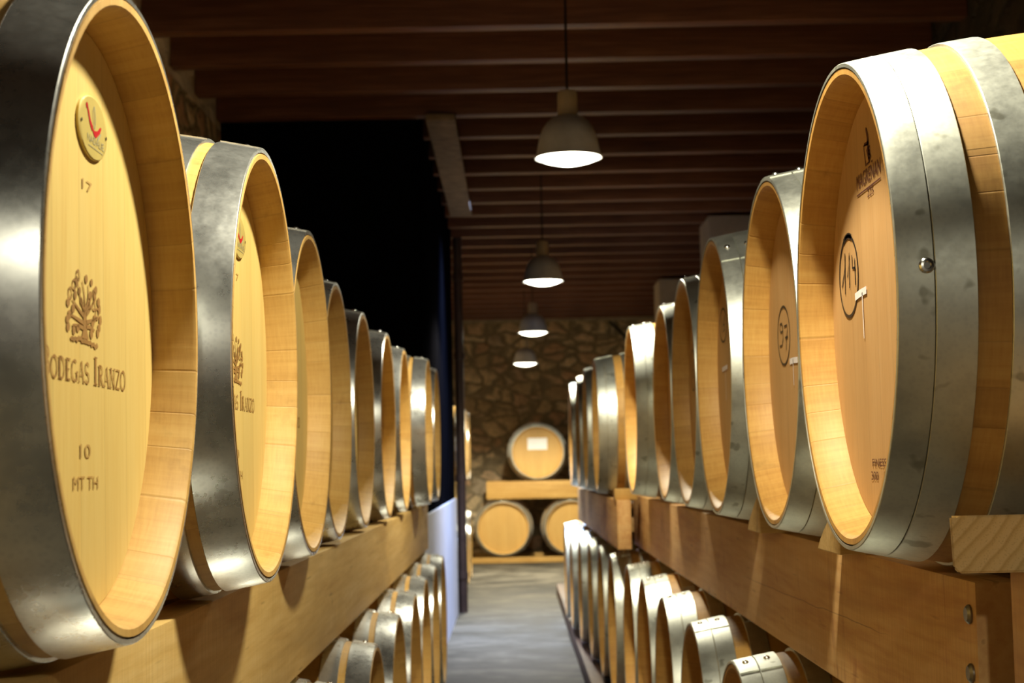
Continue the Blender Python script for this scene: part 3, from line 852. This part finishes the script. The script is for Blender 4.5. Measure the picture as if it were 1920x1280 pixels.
# ------------------------------------------------------------------ setting
XL, XR, YB, YE = -1.446, 1.83, -4.0, 19.3
def st(name, lo, hi, mat, bev=0):
    return struct(ob(name, box_me(name, lo, hi, mat, bev)))
st('floor', (XL - .3, YB, -.1), (XR + .3, YE + .3, 0), M['floor'])
st('ceiling', (XL - .3, YB, CEIL + .20), (XR + .3, YE + .3, CEIL + .26), M['boards'])
st('wall_left', (XL - .3, YB, 0), (XL, 7.95, CEIL + .20), M['stone_side'])
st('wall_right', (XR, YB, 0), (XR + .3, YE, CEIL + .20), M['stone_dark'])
st('wall_end', (XL - .3, YE, 0), (XR + .3, YE + .3, CEIL - .02), M['stone_end'])
st('trim_wall_plate', (XL, YE - .015, CEIL - .02), (XR, YE + .3, CEIL + .20), M['plate'])
# dark boxed-in partition standing forward of the left wall
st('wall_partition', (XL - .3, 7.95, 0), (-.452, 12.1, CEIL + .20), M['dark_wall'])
st('wall_left_far', (XL - .3, 12.1, 0), (XL, YE, CEIL + .20), M['stone_side'])
st('wall_dado', (-.452, 7.97, 0), (-.437, 12.0, -.245 + H), M['white_wall'])
for k, y in enumerate((11.25, 15.15)):
    st(f'wall_pilaster_{k + 1}', (1.41, y, 0), (XR, y + .55, CEIL), M['plaster'], .01)
st('trim_lintel', (-.405, 7.78, CEIL - .035), (-.258, 10.85, CEIL), M['lintel'], .008)

# joists
NJ = 25
for k in range(NJ):
    y = 6.215 + .5345 * k
    o = ob('ceiling_joist', box_me('joist', (XL + .002 if y < 7.95 or y > 12.2 else -.45, 0, 0), (XR - .002, .082, .20), M['joist'], .005), None, (0, y, CEIL))
    txt = ordinal[k] if k < 12 else ['thirteenth', 'fourteenth', 'fifteenth', 'sixteenth', 'seventeenth', 'eighteenth', 'nineteenth', 'twentieth', 'twenty-first', 'twenty-second', 'twenty-third', 'twenty-fourth', 'twenty-fifth'][k - 12]
    tag(o, f'dark brown wooden ceiling joist, {txt} counting from the top edge of the view', 'joist', 'dark ceiling joists')

# pipe at the corner of the partition
root = empty('drain_pipe', (-.405, 12.12, 0)); tag(root, 'dark brown metal pipe running up the corner of the black partition', 'pipe')
bm = bmesh.new(); lathe_z(bm, [(0, .035), (CEIL, .035)], 20); ob('pipe_tube', mesh_from(bm, 'pipe', M['pipe']), root)
for z in (.25, .98, 1.9, 2.5):
    bm = bmesh.new(); lathe_z(bm, [(z, .035), (z, .044), (z + .05, .044), (z + .05, .035)], 20); ob('collar', mesh_from(bm, 'collar', M['pipe'], True, 30), root)
# loose cable at the end wall
pts = [Vector(p) for p in ((1.18, 19.286, CEIL - .03), (1.27, 19.286, CEIL - .12), (1.36, 19.286, CEIL - .22), (1.5, 19.286, CEIL - .36))]
bm = bmesh.new(); prev = None
for p in pts:
    ring = [bm.verts.new(p + Vector((.71 * math.cos(a), 0, .71 * math.cos(a))) * .016 + Vector((0, math.sin(a), 0)) * .016) for a in [2 * PI * i / 8 for i in range(8)]]
    if prev:
        for i in range(8): bm.faces.new((prev[i], prev[(i + 1) % 8], ring[(i + 1) % 8], ring[i]))
    prev = ring
bmesh.ops.recalc_face_normals(bm, faces=bm.faces)
tag(ob('power_cord', mesh_from(bm, 'power_cord', M['cordm'])), 'black cable slanting down the top of the end wall', 'cable')

# ------------------------------------------------------------------ pendant lamps
LZ = 1.094
bm = bmesh.new(); lathe_z(bm, [(.158, .030), (.154, .040), (.146, .058), (.132, .075), (.108, .092), (.076, .104), (.04, .1115), (.012, .117), (0, .122), (.0005, .119), (.014, .113), (.04, .105), (.076, .099), (.107, .087), (.130, .070), (.143, .053), (.15, .0)], 40)
me_shade = mesh_from(bm, 'shade', M['shade'], True, 50)
bm = bmesh.new(); lathe_z(bm, [(.150, .0), (.150, .036), (.235, .036), (.246, .030), (.248, .004)], 28)
me_neck = mesh_from(bm, 'neck', M['neck'], True, 40)
bm = bmesh.new(); lathe_z(bm, [(-.026, .0001), (-.022, .045), (-.010, .090), (.006, .113)], 40)
me_glass = mesh_from(bm, 'lamp_glass', M['glow'], True, 60)
lamps = [(.217, 5.70, 'largest hanging lamp with glowing white mouth, nearest along the aisle'), (.195, 9.60, 'second hanging lamp along the aisle, dark bell shade'),
         (.174, 13.0, 'third hanging lamp along the aisle, in front of the end wall top'), (.128, 16.0, 'smallest hanging lamp, close to the end wall over the rear stack')]
POW = 105
def light(x, y, z, p=POW, col=(1, .94, .73)):
    l = bpy.data.lights.new('lamp_light', 'SPOT'); l.energy = p; l.color = col
    l.spot_size = math.radians(158); l.spot_blend = .35; l.shadow_soft_size = .055
    o = bpy.data.objects.new('lamp_light', l); COL.objects.link(o); o.location = (x, y, z); return o
for x, y, lab in lamps:
    LZ = {13.0: 1.064, 16.0: 1.000}.get(y, 1.094)
    root = empty('pendant_lamp', (x, y, LZ + H)); tag(root, lab, 'lamp', 'pendant lamps along the aisle')
    ob('lamp_shade', me_shade, root); ob('lamp_neck', me_neck, root)
    ob('lamp_glass', me_glass, root)['label'] = 'glowing glass'
    bm = bmesh.new(); lathe_z(bm, [(.247, .0045), (CEIL + .2 - LZ - H, .0045)], 10); ob('cord', mesh_from(bm, 'cord', M['cordm']), root)
    light(x, y, LZ + H - .035, {13.0: 230, 16.0: 560}.get(y, 130))
LZ = 1.094
# the same row of lamps goes on over and behind the camera
light(.20, 1.90, LZ + H - .012, 116); light(.20, -1.75, LZ + H - .012, 120)

# daylight falling in from a roof light above the second bay
l = bpy.data.lights.new('roof_light', 'AREA'); l.shape = 'RECTANGLE'; l.size = .9; l.size_y = .34
l.energy = 62; l.color = (.38, .55, 1.0); l.spread = math.radians(96)
o = bpy.data.objects.new('roof_light', l); COL.objects.link(o); o.location = (.20, 10.45, CEIL - .004); o.rotation_euler = (0, 0, 0)

w = bpy.data.worlds.new('world'); sc.world = w; w.use_nodes = True
bg = w.node_tree.nodes['Background']; bg.inputs[0].default_value = (1, .86, .66, 1); bg.inputs[1].default_value = .15

sc.view_settings.view_transform = 'Standard'
sc.view_settings.look = 'None'
sc.view_settings.exposure = 0.16
